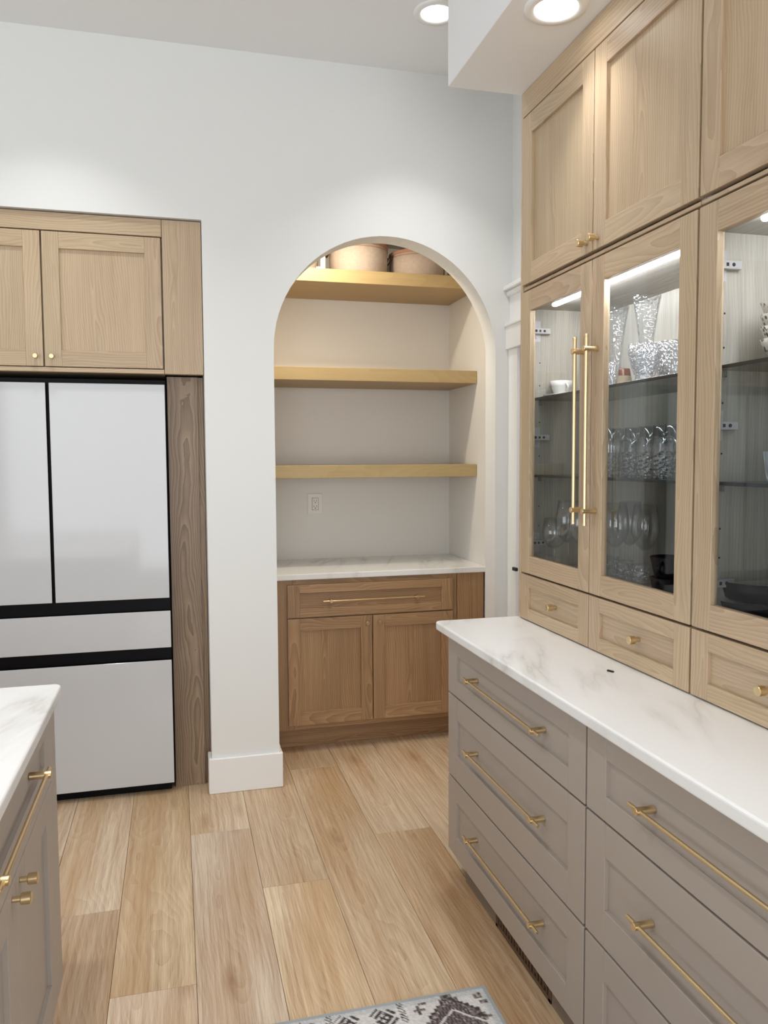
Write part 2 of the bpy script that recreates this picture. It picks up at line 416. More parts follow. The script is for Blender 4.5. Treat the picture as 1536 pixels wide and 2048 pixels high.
# left and rear walls with window openings, the left one added for fill
mb = MB()
mb.box((XL-.12, YR, 0), (XL, -1.5, CEIL), 0); mb.box((XL-.12, 1.5, 0), (XL, YB, CEIL), 0)
mb.box((XL-.12, -1.5, 0), (XL, 1.5, .6), 0); mb.box((XL-.12, -1.5, 2.6), (XL, 1.5, CEIL), 0)
struct(mb.build('wall_left', 'wall_paint'), 'far white wall with an added opening for fill light, outside the frame', 'wall')
mb = MB()
mb.box((XL, YR-.12, 0), (-2.12, YR, CEIL), 0); mb.box((1.82, YR-.12, 0), (2.4, YR, CEIL), 0)
mb.box((-2.12, YR-.12, 2.6), (1.82, YR, CEIL), 0)
struct(mb.build('wall_rear', 'wall_paint'), 'white wall with a window behind the viewer', 'wall')
o = MB().box((XL-.12, YR-.12, CEIL), (2.4, YB, CEIL+.1), 0).build('ceiling', 'ceiling_paint'); CE = struct(o, 'plain white ceiling with a dropped soffit above the cabinets', 'ceiling')
MB().box((.93, -1.0, SOFF), (XR, 2.662, CEIL), 0.002, pc=(1, 1, 1)).build('soffit', 'ceiling_paint', CE)

# planks: columns 236 mm wide, staggered butt joints taken from the photograph
PWD, X0P = 0.2362, -0.209
cols = {  # column k (x = X0P + k*PWD): list of y joints (far to near) and colour per plank (far to near)
 -2: ([3.14], [(1.02, .99, .95), (.86, .80, .72)]),
 -1: ([2.704], [(1.08, 1.07, 1.04), (.88, .80, .72)]),
 0: ([2.247], [(1.00, .95, .83), (1.05, 1.02, 1.0)]),
 1: ([3.183], [(1.05, 1.03, .98), (.98, .97, .98)]),
 2: ([2.712], [(.94, .88, .80), (1.12, 1.10, 1.02)]),
 3: ([3.74], [(.92, .85, .74), (.99, .94, .85)]),
 4: ([2.996], [(1.04, 1.01, .95), (.94, .85, .73)]),  # near plank golden brown, with some drawer shade in its colour
 5: ([2.62], [(1.08, 1.05, .99), (.82, .70, .56)]),  # near plank darkened: shade beside the drawers is put into its colour
 6: ([2.4], [(1.0, .95, .86), (.95, .88, .78)]),
}
def plank(x0, x1, y0, y1, c):
    MB().box((x0+.0006, y0+.0006, -.006), (x1-.0006, y1-.0006, 0), 0.0009, grain='y', pc=c, off=Vector((random.uniform(-.12, .0), random.uniform(-.1, 0), random.uniform(-.9, .9)))).build('plank', 'floor_oak', FLOOR)
for k in range(-9, 8):
    js, cs = cols.get(k, ([random.uniform(1.8, 3.2)], []))
    x0 = X0P+k*PWD; x1 = x0+PWD
    if x1 > XR: x1 = XR+0.06
    ys = [4.3 if k >= 2 else (4.3 if x0 > NX0-.3 else YW)]
    ys += js
    while ys[-1] > -0.6: ys.append(ys[-1]-1.83)
    for i in range(len(ys)-1):
        c = cs[i] if i < len(cs) else (random.uniform(.92, 1.08),)*1+(random.uniform(.88, 1.04), random.uniform(.78, 1.0))
        plank(x0, x1, ys[i+1], ys[i], c)

# baseboards
mb = MB()
mb.box((NX1-.015, YW-.015, 0), (AX0+.014, YW, .16), .003); mb.box((NX1-.015, YW, 0), (NX1, YW+.09, .16), .003); mb.box((AX0, YW, 0), (AX0+.014, YB, .16), .003)
struct(mb.build('baseboard_back', 'trim_paint'), 'tall white baseboard around the pier beside the arch', 'baseboard')
mb = MB(); mb.box((AX1-.014, YW-.015, 0), (XR, YW, .16), .003); mb.box((AX1-.014, YW, 0), (AX1, YB, .16), .003)
struct(mb.build('baseboard_right', 'trim_paint'), 'short white baseboard right of the arch, behind the grey drawers', 'baseboard')
mb = MB(); mb.box((XL, YW-.015, 0), (NX0, YW, .16), .003)
struct(mb.build('baseboard_left', 'trim_paint'), 'white baseboard left of the refrigerator', 'baseboard')
# door and casing on the right wall
dr = thing('door_1', (XR, 3.03, 0), 'white doorway casing with stepped header at the right end of the back wall', 'door'); dr['kind'] = 'structure'
MB().box((XR-.018, 3.47, 0), (XR, YW, 2.01), .002).build('door_casing', 'trim_paint', dr)
MB().box((XR-.018, 2.57, 0), (XR, 2.64, 2.01), .002).build('door_casing', 'trim_paint', dr)
mb = MB(); mb.box((XR-.012, 2.60, 2.125), (XR, YW, 2.30), .002)
mb.build('frieze_board', 'trim_paint', dr)
MB().box((XR-.032, 2.60, 2.010), (XR, YW, 2.128), .002).box((XR-.04, 2.60, 2.115), (XR, YW, 2.130), .003).build('header_bead', 'trim_paint', dr)
mb = MB(); mb.box((XR-.03, 2.60, 2.26), (XR, YW, 2.285), .006); mb.box((XR-.045, 2.60, 2.285), (XR, YW, 2.306), .003)
mb.build('header_cap', 'trim_paint', dr)
MB().box((XR+.03, 2.6, 0), (XR+.07, 3.47, 2.01), .002).build('door_leaf', 'trim_paint', dr)
MB().box((XR-.030, 3.445, .962), (XR-.016, 3.485, .978), .002).build('strike_plate', 'iron_black', dr)
# unseen windows: rear one enlarged for even reflections, left one added for fill
for i, (lo, hi, ax) in enumerate([((-2.12, YR-.08, .0), (1.82, YR-.05, 2.6), 'x'), ((XL-.08, -1.5, .6), (XL-.05, 1.5, 2.6), 'y')]):
    w = thing('window_%d' % (i+1), ((lo[0]+hi[0])/2, (lo[1]+hi[1])/2, .6), 'wide white patio window behind the viewer' if i == 0 else 'added white window for fill light in the unseen side wall', 'window'); w['kind'] = 'structure'
    mb = MB()
    if ax == 'x':
        for x in (-2.12, -.83, .47, 1.76): mb.box((x, lo[1], 0), (x+.06, hi[1], 2.6))
        for z in (0, 2.54): mb.box((-2.12, lo[1], z), (1.82, hi[1], z+.06))
    else:
        for y in (-1.5, -.03, 1.44): mb.box((lo[0], y, .6), (hi[0], y+.06, 2.6))
        for z in (.6, 2.54): mb.box((lo[0], -1.5, z), (hi[0], 1.5, z+.06))
    mb.build('window_frame', 'trim_paint', w)

# ------------------------------------------------------------------ cabinet fronts
class Face:
    """local frame of a cabinet front: u = along the run, v = up, w = out into the room"""
    def __init__(s, side, plane): s.side, s.p = side, plane
    def P(s, u, v, w):
        return {'R': (s.p-w, u, v), 'B': (u, s.p-w, v), 'I': (s.p+w, u, v)}[s.side]
    @property
    def gu(s): return 'x' if s.side == 'B' else 'y'
    def box(s, mb, u0, u1, v0, v1, w0, w1, grain='v', **kw):
        return mb.box(s.P(u0, v0, w0), s.P(u1, v1, w1), grain='z' if grain == 'v' else s.gu, **kw)
    def rod(s, mb, a, b, r, **kw): return mb.rod(s.P(*a), s.P(*b), r, **kw)

def front(F, name, parent, u0, u1, v0, v1, mat, t=.02, su=.066, st=.068, sb=.068, rec=.011, horiz=False, panel_mat=None):
    """shaker front: stiles, rails, recessed panel; its back lies on w = 0"""
    mb = MB()
    F.box(mb, u0, u0+su, v0, v1, 0, t); F.box(mb, u1-su, u1, v0, v1, 0, t)
    F.box(mb, u0+su, u1-su, v1-st, v1, 0, t, grain='u'); F.box(mb, u0+su, u1-su, v0, v0+sb, 0, t, grain='u')
    d = mb.build(name, mat, parent)
    mb = MB(); F.box(mb, u0+su-.0005, u1-su+.0005, v0+sb-.0005, v1-st+.0005, .002, t-rec, grain='u' if horiz else 'v', bev=0)
    mb.build('panel', panel_mat or mat, d)
    return d
def bar_pull(F, parent, u0, u1, v, w, posts, r=.0046, pr=.0086, vertical=None, reach=.046):
    mb = MB()
    if vertical is None:
        F.rod(mb, (u0, v, w+.036), (u1, v, w+.036), r)
        for p in posts: F.rod(mb, (p, v, w), (p, v, w+reach), pr)
    else:
        F.rod(mb, (vertical, u0, w+.036), (vertical, u1, w+.036), r)
        for e in (u0, u1): F.rod(mb, (vertical, e-.004, w+.036), (vertical, e+.004, w+.036), r*1.15)
        for p in posts: F.rod(mb, (vertical, p, w), (vertical, p, w+reach), pr)
    return mb.build('handle', 'brass', parent)
def knob(F, parent, u, v, w, s=1.0):
    mb = MB(); F.rod(mb, (u, v, w), (u, v, w+.018*s), .0058*s); F.rod(mb, (u, v, w+.015*s), (u, v, w+.034*s), .0112*s, n=20)
    return mb.build('knob', 'brass', parent)

# ------------------------------------------------------------------ refrigerator and its oak surround
FY = 3.62
fr = thing('refrigerator', (-.5, 3.66, 0), 'white glass-fronted refrigerator with black seams, set into the wall recess', 'refrigerator')
MB().box((-.965, FY+.035, .03), (-.032, 4.32, 1.845), .003).build('body', 'fridge_black', fr)
for n, a, b, c, d in (('door', -.965, -.521, .886, 1.821), ('door', -.507, -.037, .886, 1.821), ('drawer', -.965, -.034, .664, .828), ('freezer_drawer', -.965, -.034, .048, .607)):
    o = MB().box((a, FY+.006, c), (b, FY+.034, d), .001).build(n, 'fridge_black', fr)
    MB().box((a, FY, c), (b, FY+.006, d), .0012).build('glass_panel', 'fridge_glass', o)
MB().box((-.95, FY+.05, 0), (-.045, FY+.09, .045), .002).build('toe_grille', 'fridge_black', fr)

fc = thing('refrigerator_cabinet', (-.45, 3.66, 0), 'light oak cabinet surround above and beside the white refrigerator', 'cabinet')
F = Face('B', 3.612)
mb = MB()
mb.box((-1.115, 3.63, 1.866), (-.034, 4.3, 2.515), .001); mb.build('carcass', 'oak_light', fc)
mb = MB(); F.box(mb, -1.115, -.036, 2.443, 2.515, -.018, .022, grain='u'); mb.build('top_rail', 'oak_light', fc)
mb = MB(); F.box(mb, -1.115, -.036, 1.864, 1.882, -.018, .022, grain='u'); mb.build('bottom_rail', 'oak_light', fc)
mb = MB(); F.box(mb, -.034, .1285, 1.864, 2.515, -.018, .022); mb.build('filler_panel', 'oak_light', fc)
for u0, u1, ku in ((-.999, -.520, -.548), (-.5135, -.041, -.485)):
    d = front(F, 'door', fc, u0, u1, 1.886, 2.4385, 'oak_light', t=.021)
    knob(F, d, ku, 1.925, .021, .9)
mb = MB(); mb.box((-.028, 3.686, 0), (.104, 3.706, 1.862), .001); mb.build('side_panel', 'oak_panel', fc)['label'] = 'darker brown oak strip beside the refrigerator'
MB().box((.104, 3.70, 0), (.1285, 3.72, 1.862), .0005).build('scribe_strip', 'oak_panel', fc)

# ------------------------------------------------------------------ pantry
PF = 3.972
pc_ = thing('pantry_cabinet', (.95, 4.2, 0), 'brown oak base cabinet with one drawer and two doors, inside the arched pantry', 'cabinet')
F = Face('B', PF)
mb = MB(); mb.box((PX0+.002, PF+.02, .115), (PX1-.012, PY-.01, .886), .001); mb.build('carcass', 'oak_brown', pc_)
mb = MB()
F.box(mb, PX0+.002, .56, .115, .886, -.02, 0); F.box(mb, 1.385, 1.436, .115, .886, -.02, 0)
F.box(mb, .56, 1.385, .835, .886, -.02, 0, grain='u'); F.box(mb, .56, 1.385, .115, .17, -.02, 0, grain='u'); F.box(mb, .56, 1.385, .68, .705, -.02, 0, grain='u')
mb.build('face_frame', 'oak_brown', pc_)
mb = MB(); F.box(mb, 1.4385, PX1-.012, .115, .886, -.02, .001); mb.build('filler_panel', 'oak_brown', pc_)
d = front(F, 'drawer', pc_, .530, 1.408, .697, .862, 'oak_brown', t=.019, su=.062, st=.042, sb=.042, horiz=True)
bar_pull(F, d, .708, 1.245, .778, .008, (.748, 1.205), r=.0042, pr=.0078)
for u0, u1, ku in ((.530, .968, .938), (.972, 1.408, 1.004)):
    d = front(F, 'door', pc_, u0, u1, .142, .690, 'oak_brown', t=.019, su=.062, st=.062, sb=.066)
    knob(F, d, ku, .654, .019, .9)
MB().box((PX0+.002, 4.05, 0), (PX1-.012, 4.07, .115), .001, grain='x').build('toe_kick', 'oak_brown', pc_)
tag(MB().prism([(PX0+.001, 3.951), (PX1-.001, 3.951), (PX1-.001, PY-.001), (PX0+.001, PY-.001)], .888, .918, .004).build('countertop', 'marble_pantry', at=(.95, 4.2, .888)), 'white marble counter on the brown pantry cabinet', 'countertop')
for z, lab in ((1.396, 'lowest floating oak shelf in the arched pantry, just above the outlet'), (1.902, 'middle floating oak shelf in the arched pantry'), (2.404, 'highest floating oak shelf in the pantry, holding the round baskets')):
    tag(MB().box((PX0+.002, 4.10, z), (PX1-.002, PY-.002, z+.067), .0015, grain='x').build('floating_shelf', 'oak_shelf', at=(.95, 4.3, z)), lab, 'shelf', 'pantry shelves')
ot = thing('wall_outlet', (.779, PY, 1.236), 'white wall outlet below the lowest pantry shelf', 'outlet')
MB().box((.735, PY-.006, 1.178), (.823, PY-.0005, 1.297), .003).build('cover_plate', 'outlet_white', ot)
rc = MB().box((.762, PY-.009, 1.203), (.796, PY-.006, 1.271), .001).build('receptacle', 'outlet_white', ot)
MB().box((.7605, PY-.0068, 1.2015), (.7975, PY-.0055, 1.2725), 0).build('dark_seam', 'slot_black', ot)  # thin dark line around the receptacle
mb = MB()
for zc in (1.252, 1.220):
    mb.box((.7705, PY-.0098, zc-.001), (.7725, PY-.0088, zc+.008), 0); mb.box((.7855, PY-.0098, zc-.001), (.7875, PY-.0088, zc+.009), 0); mb.rod((.779, PY-.0099, zc-.007), (.779, PY-.0088, zc-.007), .0028, n=10)
mb.build('slots', 'slot_black', rc)

def basket(x, y, r, h, label, tagged=False, handles=(180, 0)):
    z = 2.472
    b = thing('storage_basket', (x, y, z), label, 'basket', 'baskets on the top pantry shelf')
    MB().lathe([(0.001, .0), (r*.93, 0), (r*.97, .008), (r, h*.5), (r, h-.012), (r-.006, h-.012), (r-.008, .01), (0.001, .008)], (x, y, z), 48).build('body', 'basket_cloth', b)
    mb = MB(); mb.lathe([(r+.002, h-.016), (r+.005, h-.012), (r+.004, h), (r-.008, h), (r-.008, h-.014), (r+.002, h-.016)], (x, y, z), 48)
    mb.lathe([(r+.001, h-.030), (r+.003, h-.028), (r+.001, h-.026)], (x, y, z), 48); mb.build('rim', 'basket_rim', b)
    for a in handles:
        a = math.radians(a); c, s = math.cos(a), math.sin(a)
        pts = []
        for i in range(11):
            th = math.pi*i/10; t = (math.cos(th))*.035; out = r+.006+.014*math.sin(th); dz = h-.02-.045*math.sin(th)
            pts.append((x+c*out-s*t, y+s*out+c*t, z+dz))
        MB().tube(pts, .0045).build('handle', 'leather_dark', b)
    if tagged:
        ang = math.radians(-36); c, s = math.cos(ang), math.sin(ang)
        mb = MB(); px, py = x+c*(r+.002), y+s*(r+.002)
        tx, ty = -s, c
        q = [Vector((px+tx*u, py+ty*u, z+v)) for u, v in ((-.020, .008), (.020, .008), (.020, .075), (-.020, .075))]
        q2 = [p+Vector((c*.004, s*.004, 0)) for p in q]
        mb.add(q+q2, [[0, 1, 2, 3][::-1], [4, 5, 6, 7], [0, 1, 5, 4], [1, 2, 6, 5], [2, 3, 7, 6], [3, 0, 4, 7]], pc=(1, 1, 1))
        o = mb.build('tag_holder', 'basket_cloth', b)
        mb = MB(); q = [Vector((px+tx*u+c*.0045, py+ty*u+s*.0045, z+v)) for u, v in ((-.012, .014), (.012, .014), (.012, .048), (-.012, .048))]
        q2 = [p+Vector((c*.001, s*.001, 0)) for p in q]
        mb.add(q+q2, [[0, 1, 2, 3][::-1], [4, 5, 6, 7], [0, 1, 5, 4], [1, 2, 6, 5], [2, 3, 7, 6], [3, 0, 4, 7]], pc=(1, 1, 1)); mb.build('tag_card', 'strap_white', o)
    return b
basket(.985, 4.29, .158, .165, 'large round beige basket in the middle of the top pantry shelf', handles=(186,))
basket(1.327, 4.30, .158, .145, 'round beige basket with a small white tag on the top pantry shelf', True, handles=(184,))
b3 = basket(.612, 4.29, .150, .15, 'round beige basket with a white strap, half hidden by the arch', handles=(90,))
MB().box((.760, 4.19, 2.474), (.785, 4.20, 2.60), .002).box((.735, 4.185, 2.474), (.765, 4.195, 2.50), .002).build('strap', 'strap_white', b3)

# ------------------------------------------------------------------ grey drawer bases, counter and display cabinets on the right
F = Face('R', .95)
G = 'grey drawers with long brass pulls'
def drawer_base(u0, u1, label, vent=False):
    b = thing('drawer_base', (1.25, (u0+u1)/2, 0), label, 'cabinet')
    MB().box((.964, u0, .083), (1.54, u1, .882), .001).build('carcass', 'taupe_paint', b)
    f0, f1 = u0+.004, u1-.003
    for v0, v1, st, sb in ((.664, .868, .060, .058), (.366, .658, .078, .088), (.086, .359, .074, .074)):
        d = front(F, 'drawer', b, f0, f1, v0, v1, 'taupe_paint', t=.02, su=.085, st=st, sb=sb, rec=.010)
        cu = (f0+f1)/2-.012; vv = {.664: .768, .366: .524, .086: .232}[v0]
        bar_pull(F, d, cu-.283, cu+.283, vv, .010, (cu-.245, cu+.245))
    if not vent:
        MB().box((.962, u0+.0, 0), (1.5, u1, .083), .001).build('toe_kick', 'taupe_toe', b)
    else:
        MB().box((.962, u0, 0), (1.5, 1.90, .083), .001).box((.962, 2.29, 0), (1.5, 2.567, .083), .001).box((.985, 1.90, 0), (1.5, 2.29, .083), 0).build('toe_kick', 'taupe_toe', b)
        mb = MB()
        mb.box((.960, 1.902, 0.002), (.972, 2.288, .014), .001); mb.box((.960, 1.902, .070), (.972, 2.288, .082), .001)
        mb.box((.960, 1.902, .002), (.972, 1.918, .082), .001); mb.box((.960, 2.272, .002), (.972, 2.288, .082), .001)
        g = mb.build('vent_grille', 'vent_brown', b)
        MB().box((.976, 1.905, .003), (.982, 2.285, .081), 0).build('dark_backing', 'slot_black', g)  # black sheet stands in for the darkness behind the slats
        for i in range(17):
            y = 1.93+i*.0205
            MB().box((.962, y, .012), (.970, y+.008, .072), .0008).build('slat', 'vent_brown', g)
        mb = MB()
        for i in range(16):
            y = 1.938+i*.0205; z = (.026, .046, .036)[i % 3]
            mb.box((.963, y, z), (.969, y+.0125, z+.007), .0005)
        mb.build('fret', 'vent_brown', g)
    return b
drawer_base(1.671, 2.662, 'grey three-drawer base cabinet nearest the pantry, with brass bar pulls', True)
drawer_base(.676, 1.669, 'grey three-drawer base cabinet cut off by the right edge of the photo')
# counter with rounded corner
def slab(name, x0, x1, y0, y1, z0, z1, mat, label, corner, rr=.022):
    pts = [(x0, y0), (x1, y0), (x1, y1), (x0, y1)]; out = []
    for i, p in enumerate(pts):
        if i in corner:
            a, b = Vector(pts[i-1]), Vector(pts[(i+1) % 4]); p = Vector(p)
            da, db = (a-p).normalized(), (b-p).normalized(); c = p+(da+db)*rr
            for k in range(7):
                t = k/6*math.pi/2; out.append(tuple(c - db*rr*math.cos(t) - da*rr*math.sin(t)))
        else: out.append(p)
    return tag(MB().prism(out, z0, z1, .006, 3).build(name, mat, at=((x0+x1)/2, (y0+y1)/2, z0)), label, 'countertop')
slab('countertop', .886, 1.545, .66, 2.684, .884, .914, 'marble', 'long white marble countertop on the grey drawer bases', (3,))

HX = 1.22      # face of the carcass; doors stand .02 proud
F = Face('R', HX)
def hinge(parent, y, z, sgn=-1):
    """concealed hinge on a cabinet side: mounting plate and arm"""
    mb = MB(); y1 = y+sgn*.0012
    mb.box((1.232, y, z-.036), (1.264, y1, z+.036), .0004)
    mb.box((1.223, y+sgn*.001, z-.010), (1.295, y+sgn*.016, z+.010), .001)
    mb.box((1.2215, y, z-.037), (1.2265, y+sgn*.026, z+.037), .0006)
    for dx, dz in ((1.242, .022), (1.254, .016), (1.247, -.022)): mb.rod((dx, y, z+dz), (dx, y+sgn*.004, z+dz), .0042, n=10)
    h = mb.build('hinge', 'hinge_steel', parent)
    mb = MB(); mb.rod((1.240, y+sgn*.015, z), (1.240, y+sgn*.0175, z), .005, n=12); mb.box((1.252, y+sgn*.0155, z-.004), (1.259, y+sgn*.0166, z+.004), 0)
    mb.rod((1.272, y+sgn*.015, z), (1.272, y+sgn*.0172, z), .0045, n=10)
    mb.build('screw', 'slot_black', h)
def hutch(u0, u1, doors, label, knob_side):
    """u0 near end, u1 far end; doors = (near, far) spans"""
    b = thing('display_cabinet', (1.38, (u0+u1)/2, .914), label, 'cabinet')
    t = .018
    mb = MB()
    mb.box((HX, u1-t, .916), (1.54, u1, SOFF-.002), .0005); mb.box((HX, u0, .916), (1.54, u0+t, SOFF-.002), .0005)
    mb.box((1.525, u0+t, .916), (1.54, u1-t, SOFF-.002), .0005)
    for z in (.918, 1.082, 2.017, 2.655): mb.box((HX+.014, u0+t, z), (1.525, u1-t, z+t), .0005, grain='y')
    mb.build('carcass', 'oak_inside', b)
    mb = MB(); F.box(mb, u0, u1, 2.675, SOFF-.001, -.0, .020, grain='u'); mb.build('fascia', 'oak_light', b)
    mb = MB(); F.box(mb, u0, u1, 2.0810, 2.0910, 0, .014, grain='u'); mb.build('rail', 'oak_light', b)
    cu = (doors[0][1]+doors[1][0])/2
    for i, (a, c) in enumerate(doors):
        d = front(F, 'upper_door', b, a, c, 2.0992, 2.671, 'oak_light')
        ku = (c-.030) if i == 0 else (a+.030)
        knob(F, d, ku, 2.128, .02)
        # glazed door
        mb = MB(); v0, v1, s = 1.085, 2.0730, .066
        F.box(mb, a, a+s, v0, v1, 0, .02); F.box(mb, c-s, c, v0, v1, 0, .02)
        F.box(mb, a+s, c-s, v1-.070, v1, 0, .02, grain='u'); F.box(mb, a+s, c-s, v0, v0+.062, 0, .02, grain='u')
        d = mb.build('glass_door', 'oak_light', b)
        mb = MB(); F.box(mb, a+s-.004, c-s+.004, v0+.058, v1-.066, .005, .009, bev=0); mb.build('pane', 'pane_glass', d)
        hu = (c-.033) if i == 0 else (a+.031)
        bar_pull(F, d, 1.296, 1.848, 0, .02, (1.335, 1.810), r=.0055, pr=.0086, vertical=hu)
        d = front(F, 'small_drawer', b, a, c, .918, 1.0785, 'oak_light', su=.062, st=.043, sb=.041, horiz=True)
        knob(F, d, (a+c)/2-.012, .998, .009)
    y = u1-t
    for z in (1.94, 1.566, 1.19): hinge(b, y, z)
    for z in (1.94, 1.566, 1.19): hinge(b, u0+t, z, 1)
    for z in (1.704, 1.434):
        sh = MB().box((1.232, u0+t+.002, z-.008), (1.520, u1-t-.002, z), 0).build('glass_shelf', 'shelf_glass', b)
        MB().box((1.2285, u0+t+.002, z-.0085), (1.232, u1-t-.002, z+.0003), .0005).build('shelf_edge', 'shelf_edge', sh)
        for yy, sg in ((y, -1), (u0+t, 1)):
            for xx in (1.262, 1.48):
                MB().rod((xx, yy, z-.015), (xx, yy+sg*.010, z-.015), .0042, n=10).box((xx-.005, yy, z-.024), (xx+.005, yy+sg*.009, z-.009), .001).build('shelf_clip', 'chrome', b)
    mb = MB()
    for z in (1.25, 1.32, 1.50, 1.62, 1.75, 1.83):
        for xx in (1.262, 1.48):
            mb.rod((xx, y-.0006, z), (xx, y+.001, z), .0026, n=8); mb.rod((xx, u0+t+.0006, z), (xx, u0+t-.001, z), .0026, n=8)
    mb.build('pin_holes', 'slot_black', b)['kind'] = 'stuff'
    MB().box((1.236, u0+.10, 2.000), (1.253, u1-.16, 2.0165), .004).build('led_strip', 'led', b)
    return b
hutch(1.661, 2.644, ((1.664, 2.150), (2.155, 2.641)), 'tall oak display cabinet nearest the pantry, full of glassware behind two glass doors', None)
hutch(.676, 1.658, ((.679, 1.165), (1.170, 1.6555)), 'tall oak display cabinet cut off by the right edge of the photo', None)
tag(MB().box((1.202, 2.646, .914), (1.54, 2.660, SOFF-.001), .001).build('end_panel', 'oak_light', at=(1.37, 2.653, .914)), 'thin oak end panel closing the far side of the display cabinets', 'panel')

# ------------------------------------------------------------------ island at lower left
F = Face('I', -.333)
isl = thing('island_cabinet', (-.8, 1.6, 0), 'grey island cabinet with a brass pull and two brass knobs at lower left', 'cabinet')
MB().box((-1.5, .2, .145), (-.335, 2.146, .882), .001).build('carcass', 'taupe_paint', isl)
mb = MB(); F.box(mb, 2.069, 2.146, .145, .882, 0, .020); mb.build('end_stile', 'taupe_paint', isl)
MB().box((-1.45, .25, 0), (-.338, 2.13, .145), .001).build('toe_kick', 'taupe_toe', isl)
for u0, u1 in ((1.152, 2.066), (.234, 1.148)):
    cu = (u0+u1)/2
    d = front(F, 'drawer', isl, u0, u1, .704, .872, 'taupe_paint', t=.02, su=.083, st=.038, sb=.066)
    bar_pull(F, d, cu-.268, cu+.268, .805, .01, (cu-.229, cu+.229))
    for a, c, ku in ((cu+.0015, u1, cu+.037), (u0, cu-.0015, cu-.037)):
        d = front(F, 'door', isl, a, c, .148, .700, 'taupe_paint', t=.02, su=.085, st=.068, sb=.085)
        knob(F, d, ku, .671, .02)
slab('island_countertop', -1.56, -.297, .15, 2.188, .884, .914, 'marble_island', 'white marble island top with a rounded corner at the left edge', (2,))

# ------------------------------------------------------------------ rug
def rugcol(x, y):
    rnd = random.random
    u = .812-x; v = 2.018-y
    if u < .011 or v < .011: c = (160, 166, 168)
    else:
        q = lambda a, s=.011: math.floor(a/s+.5)*s
        c = (216, 213, 210) if v > .03 and u > .03 else (196, 198, 198)
        k = random.uniform(-16, 10); c = tuple(t+k for t in c)
        dark = False; mid = False
        X, Y = q(x-.692)+.692, q(y-1.900)+1.900
        dx, dy = abs(X-.692), Y-1.900
        d = dx/.092 + abs(dy)/.118            # stepped medallion near the corner
        if d < 1.0: mid = True
        if .80 < d < 1.0 and (int(X/.011)+int(Y/.011)) % 2: dark = True
        if d < .8 and math.floor((x+2*y)/.005) % 2: dark = True
        if abs(abs(x-.692)*.9+dy*.0-(1.945-y)) < .004 and y > 1.88: dark = mid = False
        for mx, my, s in ((.604, 1.968, .017), (.620, 1.985, .010), (.776, 1.982, .017), (.788, 1.955, .010), (.772, 1.905, .012)):
            if abs(X-mx)+abs(Y-my) < s: mid = True; dark = rnd() < .5
        # slanted arrow blocks
        for mx in (.508, .408, .300, .19, .08, -.03):
            a = (x-mx)+(y-1.962); bb = (x-mx)-(y-1.962)
            if abs(a) < .026 and abs(bb) < .055 and (math.floor(bb/.012) % 2): dark = True
            if abs(bb) < .020 and abs(a) < .055 and (math.floor(a/.012) % 2): dark = True
        for mx in (.560, .362, .13, -.08):
            if abs(x-mx) < .009 and 1.93 < y < 2.012 and (math.floor((x+y)/.006) % 2): dark = True
        # rows further on repeat the field
        if y < 1.84:
            gx = (X*1.0) % .24-.12; gy = (Y+.02) % .30-.15
            dd = abs(gx)+abs(gy)
            if dd < .11: mid = True
            if .05 < dd < .065: dark = True
        if mid: c = (112, 98, 96) if rnd() < .8 else (176, 168, 164)
        if dark: c = (44, 38, 40) if rnd() < .85 else (130, 122, 120)
    return s2l(c)
mb = MB()
xs = [-.20+.0045*i for i in range(226)]; xs[-1] = .812
ys = [2.018-.0045*i for i in range(70)] + [1.70-.03*i for i in range(1, 34)]
vs = [Vector((x, y, .008+random.uniform(-.0004, .0004))) for y in ys for x in xs]
nx = len(xs)
fs = [[j*nx+i, (j+1)*nx+i, (j+1)*nx+i+1, j*nx+i+1] for j in range(len(ys)-1) for i in range(nx-1)]
mb.add(vs, fs, pc=(1, 1, 1), smooth=True)
mb.pc = [rugcol(v.x, v.y) for v in vs]
mb.box((-.20, ys[-1], .0005), (.812, 2.018, .0075), .001, pc=s2l((120, 122, 124)))
tag(mb.build('rug', 'rug_print', at=(.306, 1.36, 0)), 'distressed grey and white rug with dark stepped motifs, at the bottom edge', 'rug')

# ------------------------------------------------------------------ recessed lights in view
def can(x, y, z, label):
    c = thing('recessed_light', (x, y, z), label, 'ceiling light', 'recessed ceiling lights')
    MB().lathe([(.060, -.002), (.064, -.008), (.086, -.008), (.090, -.001), (.090, 0)], (x, y, z), 40).build('trim_ring', 'trim_paint', c)
    mb = MB(); mb.lathe([(.0005, -.004), (.062, -.004)], (x, y, z), 40, smooth=False); mb.build('lamp_disc', 'lamp_disc', c)
can(1.03, 3.085, CEIL, 'round recessed light in the ceiling left of the soffit')
can(1.066, 2.13, SOFF, 'round recessed light under the soffit above the display cabinets')

# ------------------------------------------------------------------ glassware
S1, S2, S0 = 1.704, 1.434, 1.100
def ray_y(px, x):   # bearing of an image column at eye level -> y on the plane x
    d = Rv*(px-768) + Fv*1593.11 - Uv*(900-1024)
    return d.y/d.x*x
def tall_glass(name, r, h, mat, label, group, at, foot=.94):
    o = MB().lathe([(.0005, 0), (r*foot, 0), (r*foot+.001, .004), (r, h*.6), (r*1.03, h), (r*1.03-.0018, h), (r-.002, h*.6), (r*foot-.003, .014), (.0005, .012)], (0, 0, 0), 28).build(name, mat)
    tag(o, label, 'glass', group); o.location = at; return o
